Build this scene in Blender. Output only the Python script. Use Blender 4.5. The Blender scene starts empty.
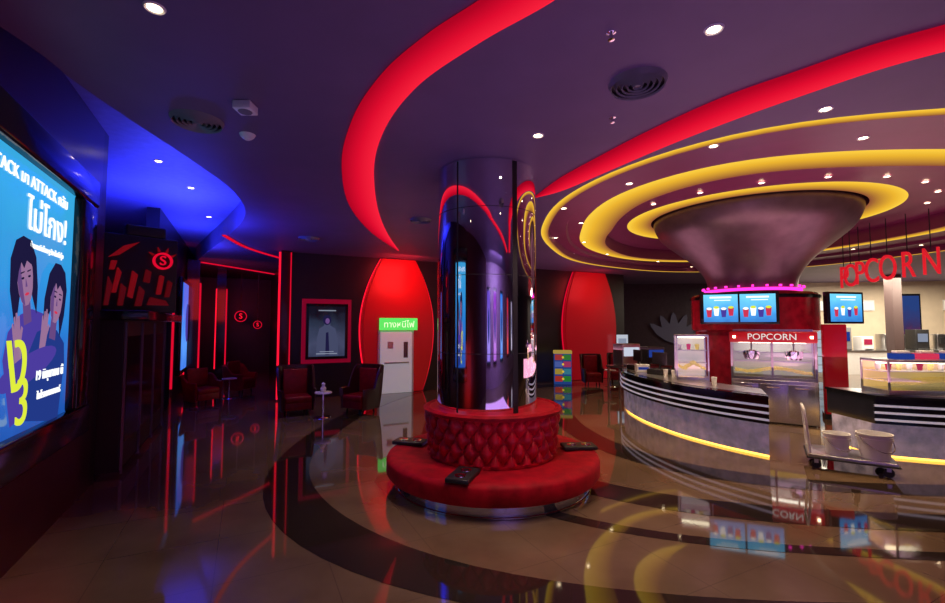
import bpy, bmesh, math, random
from mathutils import Vector, Matrix
from mathutils.geometry import tessellate_polygon
random.seed(4)
scn=bpy.context.scene
scn.view_settings.view_transform='Standard'
try: scn.view_settings.look='None'
except Exception: pass
col=scn.collection
R=math.radians

# ------------------------------------------------------------ materials
MC={}
def mat(name,c=(.5,.5,.5),rough=.5,metal=0,emit=None,es=1.0,noise=0,nscale=8,bump=0,bscale=30,coat=0,sheen=0,spec=.5):
    if name in MC: return MC[name]
    m=bpy.data.materials.new(name); m.use_nodes=True
    nt=m.node_tree; b=nt.nodes['Principled BSDF']
    b.inputs['Base Color'].default_value=(*c,1)
    b.inputs['Roughness'].default_value=rough
    b.inputs['Metallic'].default_value=metal
    b.inputs['Specular IOR Level'].default_value=spec
    if coat: b.inputs['Coat Weight'].default_value=coat
    if sheen:
        b.inputs['Sheen Weight'].default_value=sheen; b.inputs['Sheen Tint'].default_value=(1,.05,.08,1)
    if emit:
        b.inputs['Emission Color'].default_value=(*emit,1)
        b.inputs['Emission Strength'].default_value=es
    tc=None
    if noise or bump:
        tc=nt.nodes.new('ShaderNodeTexCoord')
    if noise:
        n=nt.nodes.new('ShaderNodeTexNoise'); n.inputs['Scale'].default_value=nscale
        n.inputs['Detail'].default_value=5
        nt.links.new(tc.outputs['Object'],n.inputs['Vector'])
        r=nt.nodes.new('ShaderNodeValToRGB')
        r.color_ramp.elements[0].position=.3; r.color_ramp.elements[1].position=.7
        r.color_ramp.elements[0].color=(*[max(0,x*(1-noise)) for x in c],1)
        r.color_ramp.elements[1].color=(*[min(1,x*(1+noise)) for x in c],1)
        nt.links.new(n.outputs['Fac'],r.inputs['Fac'])
        nt.links.new(r.outputs['Color'],b.inputs['Base Color'])
    if bump:
        n2=nt.nodes.new('ShaderNodeTexNoise'); n2.inputs['Scale'].default_value=bscale
        nt.links.new(tc.outputs['Object'],n2.inputs['Vector'])
        bp=nt.nodes.new('ShaderNodeBump'); bp.inputs['Strength'].default_value=bump
        nt.links.new(n2.outputs['Fac'],bp.inputs['Height'])
        nt.links.new(bp.outputs['Normal'],b.inputs['Normal'])
    MC[name]=m; return m
def emis(name,c,s=1.0): return mat(name,(0,0,0),.6,0,emit=c,es=s,spec=.0)
def covemat(name,stops,s=1.0):
    """light cove whose glow falls off across its width (mesh attribute g)"""
    m=bpy.data.materials.new(name); m.use_nodes=True; nt=m.node_tree
    b=nt.nodes['Principled BSDF']; b.inputs['Base Color'].default_value=(0,0,0,1); b.inputs['Specular IOR Level'].default_value=0
    a=nt.nodes.new('ShaderNodeAttribute'); a.attribute_name='g'
    r=nt.nodes.new('ShaderNodeValToRGB')
    while len(r.color_ramp.elements)<len(stops): r.color_ramp.elements.new(.5)
    for e,(p,c) in zip(r.color_ramp.elements,stops): e.position=p; e.color=(*c,1)
    nt.links.new(a.outputs['Fac'],r.inputs[0]); nt.links.new(r.outputs[0],b.inputs['Emission Color']); b.inputs['Emission Strength'].default_value=s
    return m

M_ceil=mat('ceiling_paint',(.155,.105,.215),.55,noise=.06,nscale=2)
M_wall=mat('dark_wall',(.020,.014,.020),.35,noise=.15,nscale=3)
M_wallL=mat('dark_wall_maroon',(.035,.006,.012),.3,noise=.2,nscale=2)
M_black=mat('black_gloss',(.012,.012,.014),.12)
M_blackm=mat('black_matte',(.015,.014,.016),.5)
M_beige=mat('cream_wall',(.72,.60,.45),.5,noise=.05,nscale=3)
M_white=mat('white_plastic',(.85,.85,.85),.4,noise=.03,nscale=8)
M_steel=mat('brushed_steel',(.66,.66,.68),.28,1,noise=.08,nscale=30)
M_chrome=mat('chrome',(.8,.8,.82),.06,1)
M_pillar=mat('dark_chrome',(.84,.80,.88),.035,1,bump=.03,bscale=2.5)
M_velvet=mat('red_velvet',(.36,.002,.012),.65,sheen=.2,noise=.35,nscale=6,spec=.15)
M_velvet2=mat('red_leather',(.24,.004,.012),.38,noise=.2,nscale=9,spec=.3)
M_redgl=covemat('red_cove_glow',[(0,(.42,.001,.016)),(.5,(.75,.004,.028)),(1,(.95,.015,.045))],1.0)
M_redline=emis('red_line_glow',(.72,.003,.028),1.0)
M_redgl2=emis('red_glow_bright',(.95,.006,.03),1.5)
M_yellow=covemat('yellow_cove_glow',[(0,(1.0,.64,.06)),(.35,(.85,.46,.03)),(1,(.28,.08,.035))],1.0)
M_mag=emis('magenta_glow',(1,.03,.45),2.2)
M_warm=emis('lamp_warm',(1,.75,.45),14)
M_ring=mat('maroon_paint',(.22,.035,.11),.42,noise=.08,nscale=2)
M_cap=mat('bronze_plum_lacquer',(.20,.15,.165),.38,.6,noise=.15,nscale=3,bump=.04,bscale=5)
M_drum=mat('maroon_drum',(.36,.010,.025),.25,noise=.35,nscale=5)
M_petal=mat('red_gloss_panel',(.55,.006,.012),.3,emit=(.5,.003,.008),es=.22)
M_petal2=mat('maroon_gloss_panel',(.32,.006,.014),.3,emit=(.35,.002,.008),es=.4)
M_door=mat('grey_door_glow',(.8,.8,.84),.4,noise=.03,nscale=4,emit=(.4,.38,.42),es=.5)  # emission brightens the door in place of light falling on it; no lamp
M_green=emis('green_sign',(.12,.75,.12),1.1)
M_txtw=emis('white_text',(.95,.98,1),1.2)
M_grey=mat('grey_plastic',(.2,.2,.22),.4)
M_stripe=mat('pale_stripe',(.75,.75,.85),.35,emit=(.6,.6,.8),es=.3)
M_onyx=mat('white_onyx',(.5,.47,.60),.2,noise=.65,nscale=4.5,bump=.1,bscale=8,emit=(.30,.26,.36),es=.22)
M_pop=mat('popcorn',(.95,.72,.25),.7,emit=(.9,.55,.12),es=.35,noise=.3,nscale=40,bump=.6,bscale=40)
M_pskin=mat('poster_skin',(.0,.0,.0),.6,emit=(.38,.20,.38),es=.8)
M_pshade=emis('poster_skin_shade',(.17,.08,.28),.8)
M_phair=emis('poster_hair',(.015,.012,.06),.8)
M_ppurple=emis('poster_purple',(.08,.05,.38),.9)
M_pyel=emis('poster_yellow',(.75,.85,.05),1.0)
M_pred=emis('poster_red',(.7,.04,.10),.9)
M_pnavy=emis('poster_navy',(.02,.05,.3),.8)
M_pgrey=emis('poster_grey',(.4,.45,.6),.6)
M_pdark=emis('poster_dark_figure',(.07,.08,.16),.8)

def glassmat():
    m=bpy.data.materials.new('clear_glass'); m.use_nodes=True; nt=m.node_tree
    nt.nodes.clear(); o=nt.nodes.new('ShaderNodeOutputMaterial')
    t=nt.nodes.new('ShaderNodeBsdfTransparent'); t.inputs[0].default_value=(.9,.95,1,1)
    g=nt.nodes.new('ShaderNodeBsdfGlossy'); g.inputs['Roughness'].default_value=.03
    f=nt.nodes.new('ShaderNodeFresnel'); f.inputs[0].default_value=1.5
    x=nt.nodes.new('ShaderNodeMixShader')
    nt.links.new(f.outputs[0],x.inputs[0]);nt.links.new(t.outputs[0],x.inputs[1]);nt.links.new(g.outputs[0],x.inputs[2]);nt.links.new(x.outputs[0],o.inputs[0])
    return m
M_glass=glassmat()

def gradmat(name,stops,s=1.0,axis='Z',lo=0,hi=1,nz=.0,ns=2.5):
    m=bpy.data.materials.new(name); m.use_nodes=True; nt=m.node_tree
    b=nt.nodes['Principled BSDF']; b.inputs['Base Color'].default_value=(0,0,0,1); b.inputs['Roughness'].default_value=.15
    tc=nt.nodes.new('ShaderNodeTexCoord'); sp=nt.nodes.new('ShaderNodeSeparateXYZ')
    nt.links.new(tc.outputs['Object'],sp.inputs[0])
    mr=nt.nodes.new('ShaderNodeMapRange'); mr.inputs['From Min'].default_value=lo; mr.inputs['From Max'].default_value=hi
    nt.links.new(sp.outputs[axis],mr.inputs['Value'])
    n=nt.nodes.new('ShaderNodeTexNoise'); n.inputs['Scale'].default_value=ns
    nt.links.new(tc.outputs['Object'],n.inputs['Vector'])
    ma=nt.nodes.new('ShaderNodeMath'); ma.operation='MULTIPLY_ADD'; ma.inputs[1].default_value=nz
    nt.links.new(n.outputs['Fac'],ma.inputs[0]); nt.links.new(mr.outputs[0],ma.inputs[2])
    r=nt.nodes.new('ShaderNodeValToRGB')
    while len(r.color_ramp.elements)<len(stops): r.color_ramp.elements.new(.5)
    for e,(p,c) in zip(r.color_ramp.elements,stops): e.position=p; e.color=(*c,1)
    nt.links.new(ma.outputs[0],r.inputs[0])
    nt.links.new(r.outputs[0],b.inputs['Emission Color']); b.inputs['Emission Strength'].default_value=s
    return m

def floormat(name,c0,c1):
    m=bpy.data.materials.new(name); m.use_nodes=True; nt=m.node_tree; N=nt.nodes; L=nt.links
    b=N['Principled BSDF']; b.inputs['Roughness'].default_value=.045; b.inputs['Specular IOR Level'].default_value=.85
    tc=N.new('ShaderNodeTexCoord')
    def mth(op,a,bb):
        x=N.new('ShaderNodeMath'); x.operation=op
        for i,q in enumerate((a,bb)):
            if isinstance(q,(int,float)): x.inputs[i].default_value=q
            else: L.new(q,x.inputs[i])
        return x.outputs[0]
    n=N.new('ShaderNodeTexNoise'); n.inputs['Scale'].default_value=1.3; n.inputs['Detail'].default_value=9; L.new(tc.outputs['Object'],n.inputs['Vector'])
    r=N.new('ShaderNodeValToRGB'); r.color_ramp.elements[0].position=.3; r.color_ramp.elements[1].position=.7
    r.color_ramp.elements[0].color=(*c0,1); r.color_ramp.elements[1].color=(*c1,1); L.new(n.outputs['Fac'],r.inputs[0])
    mp=N.new('ShaderNodeMapping'); mp.inputs['Rotation'].default_value=(0,0,R(-26.6)); L.new(tc.outputs['Object'],mp.inputs[0])
    sp=N.new('ShaderNodeSeparateXYZ'); L.new(mp.outputs[0],sp.inputs[0])
    g=None
    for ax in ('X','Y'):
        f=mth('FRACT',mth('DIVIDE',mth('ADD',sp.outputs[ax],200.0),.9),0)
        k=mth('LESS_THAN',f,.009); g=k if g is None else mth('MAXIMUM',g,k)
    mx2=N.new('ShaderNodeMix'); mx2.data_type='RGBA'; L.new(mth('MULTIPLY',g,.35),mx2.inputs['Factor']); L.new(r.outputs[0],mx2.inputs['A']); mx2.inputs['B'].default_value=(.03,.022,.02,1)
    L.new(mx2.outputs['Result'],b.inputs['Base Color'])
    n3=N.new('ShaderNodeTexNoise'); n3.inputs['Scale'].default_value=4; L.new(tc.outputs['Object'],n3.inputs['Vector'])
    bp=N.new('ShaderNodeBump'); bp.inputs['Strength'].default_value=.008; L.new(n3.outputs['Fac'],bp.inputs['Height']); L.new(bp.outputs[0],b.inputs['Normal'])
    return m

# ------------------------------------------------------------ helpers
def link(o,parent=None,kind=None,label=None,cat=None,group=None):
    col.objects.link(o)
    if parent: o.parent=parent
    if kind: o['kind']=kind
    if label: o['label']=label
    if cat: o['category']=cat
    if group: o['group']=group
    return o
def mesh(name,verts,faces,m,smooth=False,gv=None,**k):
    me=bpy.data.meshes.new(name); me.from_pydata([tuple(v) for v in verts],[],faces)
    bm=bmesh.new(); bm.from_mesh(me); bmesh.ops.recalc_face_normals(bm,faces=bm.faces); bm.to_mesh(me); bm.free()
    me.materials.append(m)
    if gv:
        at=me.attributes.new('g','FLOAT','POINT')
        for i,x in enumerate(gv): at.data[i].value=x
    if smooth:
        me.polygons.foreach_set('use_smooth',[True]*len(me.polygons))
        try: me.set_sharp_from_angle(angle=R(40))
        except Exception: pass
    o=bpy.data.objects.new(name,me); return link(o,**k)
def thing(name,label,cat,loc,rz=0,group=None):
    e=bpy.data.objects.new(name,None); e.empty_display_size=.2; e.location=loc; e.rotation_euler=(0,0,R(rz))
    return link(e,label=label,cat=cat,group=group)
def boxg(cx,cy,cz,sx,sy,sz,rz=0):
    v=[];c,s=math.cos(R(rz)),math.sin(R(rz))
    for dx in(-.5,.5):
        for dy in(-.5,.5):
            for dz in(-.5,.5):
                x,y=dx*sx,dy*sy
                v.append((cx+x*c-y*s,cy+x*s+y*c,cz+dz*sz))
    f=[(0,1,3,2),(4,6,7,5),(0,4,5,1),(2,3,7,6),(0,2,6,4),(1,5,7,3)]
    return v,f
def boxes(name,lst,m,bevel=0,smooth=False,**k):
    """one object per entry"""
    last=None
    for b in lst:
        v,f=boxg(*b)
        o=mesh(name,v,f,m,**k); last=o
        if bevel:
            bm=bmesh.new(); bm.from_mesh(o.data); bmesh.ops.bevel(bm,geom=bm.edges[:],offset=bevel,segments=3,affect='EDGES',profile=.5); bm.to_mesh(o.data); bm.free()
            o.data.polygons.foreach_set('use_smooth',[True]*len(o.data.polygons))
            try: o.data.set_sharp_from_angle(angle=R(50))
            except Exception: pass
    return last
def box(name,c,s,m,rz=0,bevel=0,**k): return boxes(name,[(*c,*s,rz)],m,bevel,**k)
def lathe(name,prof,m,N=64,c=(0,0),a0=0,a1=360,fr=None,closed=False,**k):
    full=abs(a1-a0)>=360; V=[];F=[]; n=len(prof); cols=N if full else N+1
    for i in range(cols):
        a=R(a0+(a1-a0)*i/N)
        for r,z in prof:
            rr=fr(a,r,z) if fr else r
            V.append((c[0]+rr*math.cos(a),c[1]+rr*math.sin(a),z))
    for i in range(N):
        j=(i+1)%cols
        for q in range(n if closed else n-1):
            q2=(q+1)%n
            F.append((i*n+q,j*n+q,j*n+q2,i*n+q2))
    if closed and not full:
        F.append(tuple(range(n))); F.append(tuple((cols-1)*n+q for q in range(n)))
    return mesh(name,V,F,m,smooth=True,**k)
def prism(name,pts,y0,y1,m,**k):
    n=len(pts); V=[(x,y0,z) for x,z in pts]+[(x,y1,z) for x,z in pts]
    F=[tuple(range(n)),tuple(range(2*n-1,n-1,-1))]+[(i,(i+1)%n,n+(i+1)%n,n+i) for i in range(n)]
    return mesh(name,V,F,m,**k)
def strip(name,A,B,z0,z1,m,smooth=True,gv=None,**k):
    n=len(A);V=[];F=[];G=[]
    for a,b in zip(A,B):
        V+=[(a[0],a[1],z0),(a[0],a[1],z1),(b[0],b[1],z1),(b[0],b[1],z0)]
        G+=[0,0,1,1]
    for i in range(n-1):
        for q in range(4):
            F.append((4*i+q,4*i+4+q,4*i+4+(q+1)%4,4*i+(q+1)%4))
    F.append((0,1,2,3));F.append((4*n-4,4*n-3,4*n-2,4*n-1))
    return mesh(name,V,F,m,smooth=smooth,gv=G if gv else None,**k)
def tube(name,paths,r,m,res=8,**k):
    V=[];F=[]
    for pts in paths:
        pts=[Vector(p) for p in pts]
        for i,p in enumerate(pts):
            d=(pts[min(i+1,len(pts)-1)]-pts[max(i-1,0)]).normalized()
            u=d.cross(Vector((0,0,1)))
            if u.length<.05: u=d.cross(Vector((0,1,0)))
            u.normalize(); w=d.cross(u)
            if i==0: b0=len(V)
            for q in range(res):
                a=2*math.pi*q/res; V.append(p+u*r*math.cos(a)+w*r*math.sin(a))
        for i in range(len(pts)-1):
            for q in range(res):
                F.append((b0+i*res+q,b0+i*res+(q+1)%res,b0+(i+1)*res+(q+1)%res,b0+(i+1)*res+q))
        F.append(tuple(b0+q for q in range(res))); F.append(tuple(b0+(len(pts)-1)*res+q for q in range(res)))
    return mesh(name,V,F,m,smooth=True,**k)
def cr(P,n=10,closed=False):
    P=[Vector(p) for p in P];out=[];L=len(P)
    for i in range(L if closed else L-1):
        g=(lambda j:P[j%L]) if closed else (lambda j:P[max(0,min(L-1,j))])
        a,b,c,d=g(i-1),g(i),g(i+1),g(i+2)
        for s in range(n):
            t=s/n; out.append(.5*((2*b)+(c-a)*t+(2*a-5*b+4*c-d)*t*t+(3*b-a-3*c+d)*t**3))
    if not closed: out.append(P[-1])
    return out
def text(name,body,size,m,loc,parent=None,ext=.004,align='CENTER',rot=(90,0,0),sx=1,**k):
    cu=bpy.data.curves.new(name,'FONT'); cu.body=body; cu.size=size; cu.extrude=ext; cu.align_x=align; cu.align_y='CENTER'
    t=bpy.data.objects.new('tmp',cu); col.objects.link(t)
    bpy.context.view_layer.update()
    me=bpy.data.meshes.new_from_object(t.evaluated_get(bpy.context.evaluated_depsgraph_get()))
    bpy.data.objects.remove(t)
    me.materials.clear(); me.materials.append(m)
    o=bpy.data.objects.new(name,me); o.location=loc; o.rotation_euler=tuple(R(a) for a in rot); o.scale=(sx,1,1)
    return link(o,parent=parent,**k)
def copytree(root,loc,rz=None,label=None):
    n=root.copy(); n.location=loc
    if rz is not None: n.rotation_euler=(0,0,R(rz))
    if label: n['label']=label
    col.objects.link(n)
    def rec(src,dst):
        for ch in src.children:
            c=ch.copy(); c.parent=dst; c.matrix_parent_inverse=ch.matrix_parent_inverse.copy(); col.objects.link(c); rec(ch,c)
    rec(root,n); return n
def ell(cx,cz,rx,rz_,n=28,a=0):
    o=[]
    for i in range(n):
        t=2*math.pi*i/n; x,z=rx*math.cos(t),rz_*math.sin(t)
        o.append((cx+x*math.cos(a)-z*math.sin(a),cz+x*math.sin(a)+z*math.cos(a)))
    return o
def light(kind,name,loc,energy,color,size=.5,rot=(0,0,0),spot=110,sy=None):
    l=bpy.data.lights.new(name,kind); l.energy=energy; l.color=color
    if kind=='AREA':
        l.size=size
        if sy: l.shape='RECTANGLE'; l.size_y=sy
    if kind=='SPOT': l.spot_size=R(spot); l.spot_blend=.6; l.shadow_soft_size=size
    if kind=='POINT': l.shadow_soft_size=size
    o=bpy.data.objects.new(name,l); o.location=loc; o.rotation_euler=tuple(R(a) for a in rot); col.objects.link(o); return o

# ------------------------------------------------------------ frames of the room
def BW(s,off=0): return (.894*s+.447*off, 15.67+.447*s-.894*off)
def LW(t,off=0): return (-1.975-.451*t+.893*off, .893*t+.451*off)
RB=26.57; RL=116.8
ZC=4.25

# ------------------------------------------------------------ floor / ceiling / walls
mesh('floor',[(-16,-4,0),(26,-4,0),(26,30,0),(-16,30,0)],[(0,1,2,3)],floormat('polished_stone_floor',(.115,.070,.042),(.185,.120,.075)),kind='structure')
blue_edge=cr([(-3.2,-4,0),(-3.35,1,0),(-3.4,3.2,0),(-3.5,3.83,0),(-3.57,4.55,0),(-3.65,5.8,0),(-3.85,7.2,0),(-4.45,8.7,0),(-5.8,10.6,0),(-7.4,12.6,0),(-9.3,15,0)],8)
be=[Vector((p[0],p[1],0)) for p in blue_edge]
outer=be+[Vector((-16,20,0)),Vector((-16,30,0)),Vector((26,30,0)),Vector((26,-4,0))]
CC=(7.4,10.8)
NR=144
def polar(pts,C=CC,sm=6):
    q=sorted([(math.atan2(y-C[1],x-C[0])%(2*math.pi),math.hypot(x-C[0],y-C[1])) for x,y in pts])
    L=len(q);out=[]
    for i in range(NR):
        a=2*math.pi*i/NR
        j=max([k for k in range(L) if q[k][0]<=a],default=-1)
        def g(k):
            w,kk=divmod(k,L); return q[kk][0]+w*2*math.pi,q[kk][1]
        (x0,y0),(x1,y1),(x2,y2),(x3,y3)=g(j-1),g(j),g(j+1),g(j+2)
        t=(a-x1)/(x2-x1); m1=(y2-y0)/(x2-x0)*(x2-x1); m2=(y3-y1)/(x3-x1)*(x2-x1)
        out.append((2*t**3-3*t*t+1)*y1+(t**3-2*t*t+t)*m1+(-2*t**3+3*t*t)*y2+(t**3-t*t)*m2)
    for _ in range(sm): out=[(out[i-1]+2*out[i]+out[(i+1)%NR])/4 for i in range(NR)]
    return out
r1=polar([(4.67,4.36),(3.8,4.5),(3.2,4.72),(2.47,5.35),(1.82,6.45),(1.5,7.65),(1.5,9.4),(2.2,12.4),(3.6,15.1),(5.5,16.7),(8.25,17.9),(11.5,17),(13.5,13),(13,8),(10,5),(7,4.2)])
r2=polar([(6.3,6.0),(5.1,6.07),(3.94,6.39),(3.23,7.0),(2.66,8.12),(2.54,9.73),(2.8,11.5),(4.1,14.6),(6.66,16.6),(9.5,16.4),(11.5,13.5),(11.3,9),(9,6.6)])
C3=(7.45,12.0)
def pt(i,r,z,C=CC): a=2*math.pi*i/NR; return (C[0]+r*math.cos(a),C[1]+r*math.sin(a),z)
def circ(rad,z): return [pt(i,rad,z,C3) for i in range(NR)]
def loop(rl,d,z,C=CC): return [pt(i,rl[i]-d,z,C) for i in range(NR)]
def loft(name,loops,m,cove=False,**k):
    V=[];F=[];G=[]
    for s,l in enumerate(loops): V+=l; G+=[s/(len(loops)-1)]*NR
    for s in range(len(loops)-1):
        for i in range(NR):
            j=(i+1)%NR; F.append((s*NR+i,s*NR+j,(s+1)*NR+j,(s+1)*NR+i))
    return mesh(name,V,F,m,smooth=True,gv=G if cove else None,**k)
hole=[Vector(p) for p in loop(r1,0,0)]
tri=tessellate_polygon([outer,hole]); allv=outer+hole
mesh('ceiling',[(v.x,v.y,ZC) for v in allv],[tuple(t) for t in tri],M_ceil,kind='structure')
loft('cove_light',[loop(r1,0,ZC),loop(r1,.17,ZC)],M_yellow,True,label='thin yellow light line around the oval ceiling recess',cat='cove light')
mid=[(r1[i]-.19)*.5+r2[i]*.5 for i in range(NR)]
loft('trim_1',[loop(r1,.17,ZC),loop(r1,.19,4.42),loop(mid,.0,4.42),loop(mid,.04,4.5),loop(r2,0,4.5)],M_ring,kind='structure')
w2=[.46+.34*max(0,math.cos(2*math.pi*i/NR-R(205))) for i in range(NR)]
l2i=[pt(i,r2[i]-w2[i],4.5) for i in range(NR)]
loft('cove_light',[loop(r2,0,4.5),l2i],M_yellow,True,label='broad yellow light ring in the middle of the ceiling recess',cat='cove light')
l2m=[((x*.5+.5*c[0]),(y*.5+.5*c[1]),4.88) for (x,y,z),c in zip(l2i,circ(3.1,5))]
l2n=[(x+(C3[0]-x)*.03,y+(C3[1]-y)*.03,4.97) for x,y,z in l2m]
loft('trim_2',[l2i,[(x,y,4.86) for x,y,z in l2i],l2m,l2n,circ(3.1,5.0)],M_ring,kind='structure')
loft('cove_light',[circ(3.1,5.0),circ(2.45,5.03)],M_yellow,True,label='yellow light ring around the trumpet column top',cat='cove light')
loft('trim_3',[circ(2.45,5.03),circ(2.4,5.4),circ(.05,5.4)],M_ring,kind='structure')

n=len(be)
V=[(p.x,p.y,ZC) for p in be]+[(p.x,p.y,4.75) for p in be]
mesh('trim_5',V,[(i,i+1,n+i+1,n+i) for i in range(n-1)],M_ceil,smooth=True,kind='structure')
mesh('trim_6',[(-16,-4,4.75),(1,-4,4.75),(1,20,4.75),(-16,20,4.75)],[(0,1,2,3)],mat('blue_ceiling',(.2,.2,.4),.5,noise=.1),kind='structure')

M_dfloor=floormat('dark_stone_inlay',(.020,.013,.011),(.034,.022,.018))
def fband(name,po,pi,C):
    a=polar(po,C,10); b=polar(pi,C,10)
    loft(name,[loop(a,0,.003,C),loop(b,0,.003,C)],M_dfloor,kind='structure')
fband('trim_7',[(-2.98,6.75),(-2.55,5.5),(-1.92,4.6),(-1.15,4.0),(-.34,3.58),(.95,3.3),(3.5,3.15),(8,4),(12,7),(13,12),(10,18),(4,19),(-.5,17),(-2.6,13.1),(-3.15,9.5)],
      [(-2.6,7.3),(-2.15,6.1),(-1.55,5.2),(-.95,4.65),(-.33,4.15),(1.05,3.75),(3.76,3.55),(7.8,4.4),(11.4,7.5),(12.3,12),(9.8,17.4),(4,18.4),(-.2,16.5),(-2.1,13),(-2.6,9.5)],(5,10))
fband('trim_8',[(-.15,8.2),(.5,6.85),(1.58,5.62),(2.65,5.1),(3.64,4.87),(5.09,4.7),(8,4.9),(11.5,8),(12,12),(9.2,16.5),(4.5,16.9),(1.1,15.4),(-.15,13.3),(-.55,10.5)],
      [(.3,8.4),(.85,7.25),(1.85,6.08),(2.88,5.55),(3.8,5.33),(5.25,5.15),(7.9,5.4),(11,8.4),(11.3,12),(8.9,15.9),(4.5,16.25),(1.6,14.9),(.3,13.2),(0,10.5)],(5.5,10))
fband('trim_9',[(2.2,12.8),(1.9,10.8),(1.87,9.1),(2.4,7.25),(3.2,6.35),(4.05,5.98),(6.05,5.68),(8.5,6),(10.8,9),(10.5,13),(8,15.5),(4.5,15.2)],
      [(2.7,12.7),(2.4,10.8),(2.4,9.2),(2.85,7.6),(3.5,6.8),(4.25,6.40),(6.1,6.1),(8.3,6.4),(10.4,9.2),(10.1,12.8),(7.8,15),(4.7,14.8)],(6,10.5))
fband('trim_4',[(-1.0,10),(-.9,8.0),(-.2,6.2),(.9,5.0),(2.3,4.42),(3.7,4.22),(5.2,4.1),(8,4.4),(12,8),(12.4,12),(9.4,17),(4.4,17.5),(.6,16),(-.8,13.5)],
      [(-.82,10),(-.72,8.0),(-.05,6.32),(1.0,5.16),(2.35,4.58),(3.75,4.38),(5.2,4.26),(7.9,4.55),(11.85,8.1),(12.25,12),(9.3,16.85),(4.4,17.35),(.7,15.9),(-.62,13.4)],(5.2,10))

def wallbox(name,p,q,z0,z1,m,th=.2,side=1):
    d=Vector((q[0]-p[0],q[1]-p[1])); L=d.length; d.normalize(); nrm=Vector((-d.y,d.x))*side
    c=(Vector(p)+Vector(q))/2+nrm*th/2
    return box(name,(c.x,c.y,(z0+z1)/2),(L,th,z1-z0),m,rz=math.degrees(math.atan2(d.y,d.x)),kind='structure')
wallbox('wall_left',LW(-3.5),LW(6.7),0,4.75,M_wallL,.25)
wallbox('wall_left_niche',LW(6.7,-1.1),LW(11.2,-1.1),0,4.75,M_wall,.2)
wallbox('wall_left_return',LW(6.7,0),LW(6.7,-1.3),0,4.75,M_wall,.2,-1)
wallbox('wall_left_far',LW(11.2),LW(30),0,4.75,M_wall,.25)
wallbox('wall_back',BW(-6.05),BW(7.1),0,ZC,M_wall,.3)
wallbox('wall_corridor_right',BW(-6.05,-.3),BW(-6.05,-10),0,ZC,M_wall,.2,-1)
wallbox('wall_corridor_end',BW(-14,-9),BW(-6,-9),0,ZC,M_wallL,.2)
wallbox('wall_back_return',BW(7.1,0),(6.6,24),0,ZC,M_wall,.2)
wallbox('wall_far',(6.4,23),(15.6,22.5),0,ZC,mat('plum_wall',(.05,.03,.05),.4,noise=.2),.2)
wallbox('wall_shop',(15.6,22.5),(25.8,21),0,ZC,M_beige,.2)
wallbox('wall_right',(25.8,21),(25.8,-4),0,ZC,M_wall,.2)
wallbox('wall_behind',(-5,-3.8),(25.8,-3.8),0,4.75,mat('entrance_wall',(.22,.14,.26),.4,noise=.2),.2,-1)

# ------------------------------------------------------------ red ceiling coves
def band(name,Ao,Ai,label,z=ZC-.03,m=None):
    a=cr([(x,y,0) for x,y in Ao],10); b=cr([(x,y,0) for x,y in Ai],10)
    m_=len(a); L=[0]
    for i in range(1,len(b)): L.append(L[-1]+(b[i]-b[i-1]).length)
    bb=[]; La=[0]
    for i in range(1,m_): La.append(La[-1]+(a[i]-a[i-1]).length)
    for i in range(m_):
        s=La[i]/La[-1]*L[-1]; j=max(k for k in range(len(L)) if L[k]<=s+1e-9); j=min(j,len(b)-2)
        t=(s-L[j])/max(1e-6,L[j+1]-L[j]); bb.append(b[j].lerp(b[j+1],t))
    return strip(name,[(p.x,p.y) for p in a],[(p.x,p.y) for p in bb],z,ZC-.001,m or M_redgl,smooth=False,gv=True,label=label,cat='cove light')
band('cove_light',[(5.5,.3),(3.2,1.15),(1.5,1.85),(.49,2.43),(.04,2.86),(-.35,3.22),(-.79,3.75),(-1.26,4.59),(-1.75,5.91),(-2.18,7.9),(-2.3,10.21),(-2.11,12.65)],
     [(5.6,.7),(3.4,1.5),(1.8,2.0),(.93,2.4),(.5,2.86),(.04,3.28),(-.51,3.91),(-.98,4.83),(-1.36,6.1),(-1.75,8.25),(-1.98,10.43),(-2.09,12.65)],'long tapering red light band sweeping across the dark ceiling')
band('cove_light',[(5.8,.9),(4.4,2.2),(3.57,2.93),(3.37,3.1),(3.05,3.34),(2.75,3.67),(2.34,4.14),(1.95,4.83),(1.61,5.59),(1.27,6.44),(1.04,7.35)],
     [(6.3,1.2),(4.8,2.45),(3.9,3.22),(3.66,3.37),(3.37,3.62),(3.08,3.99),(2.73,4.48),(2.3,5.2),(1.85,6.1),(1.42,6.95),(1.05,7.35)],'tapering red light band pointing at the mirrored pillar')
band('cove_light',[(-5.9,10.5),(-6.2,12.2),(-6.1,14),(-5.9,14.6)],[(-5.82,10.5),(-6.12,12.2),(-6.02,14),(-5.82,14.6)],'thin red light line curving toward the corridor',m=M_redline)
band('cove_light',[(-9.2,14.8),(-8.6,17),(-8.0,19.5)],[(-9.1,14.8),(-8.5,17),(-7.9,19.5)],'thin red light line in the corridor ceiling',m=M_redline)

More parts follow.
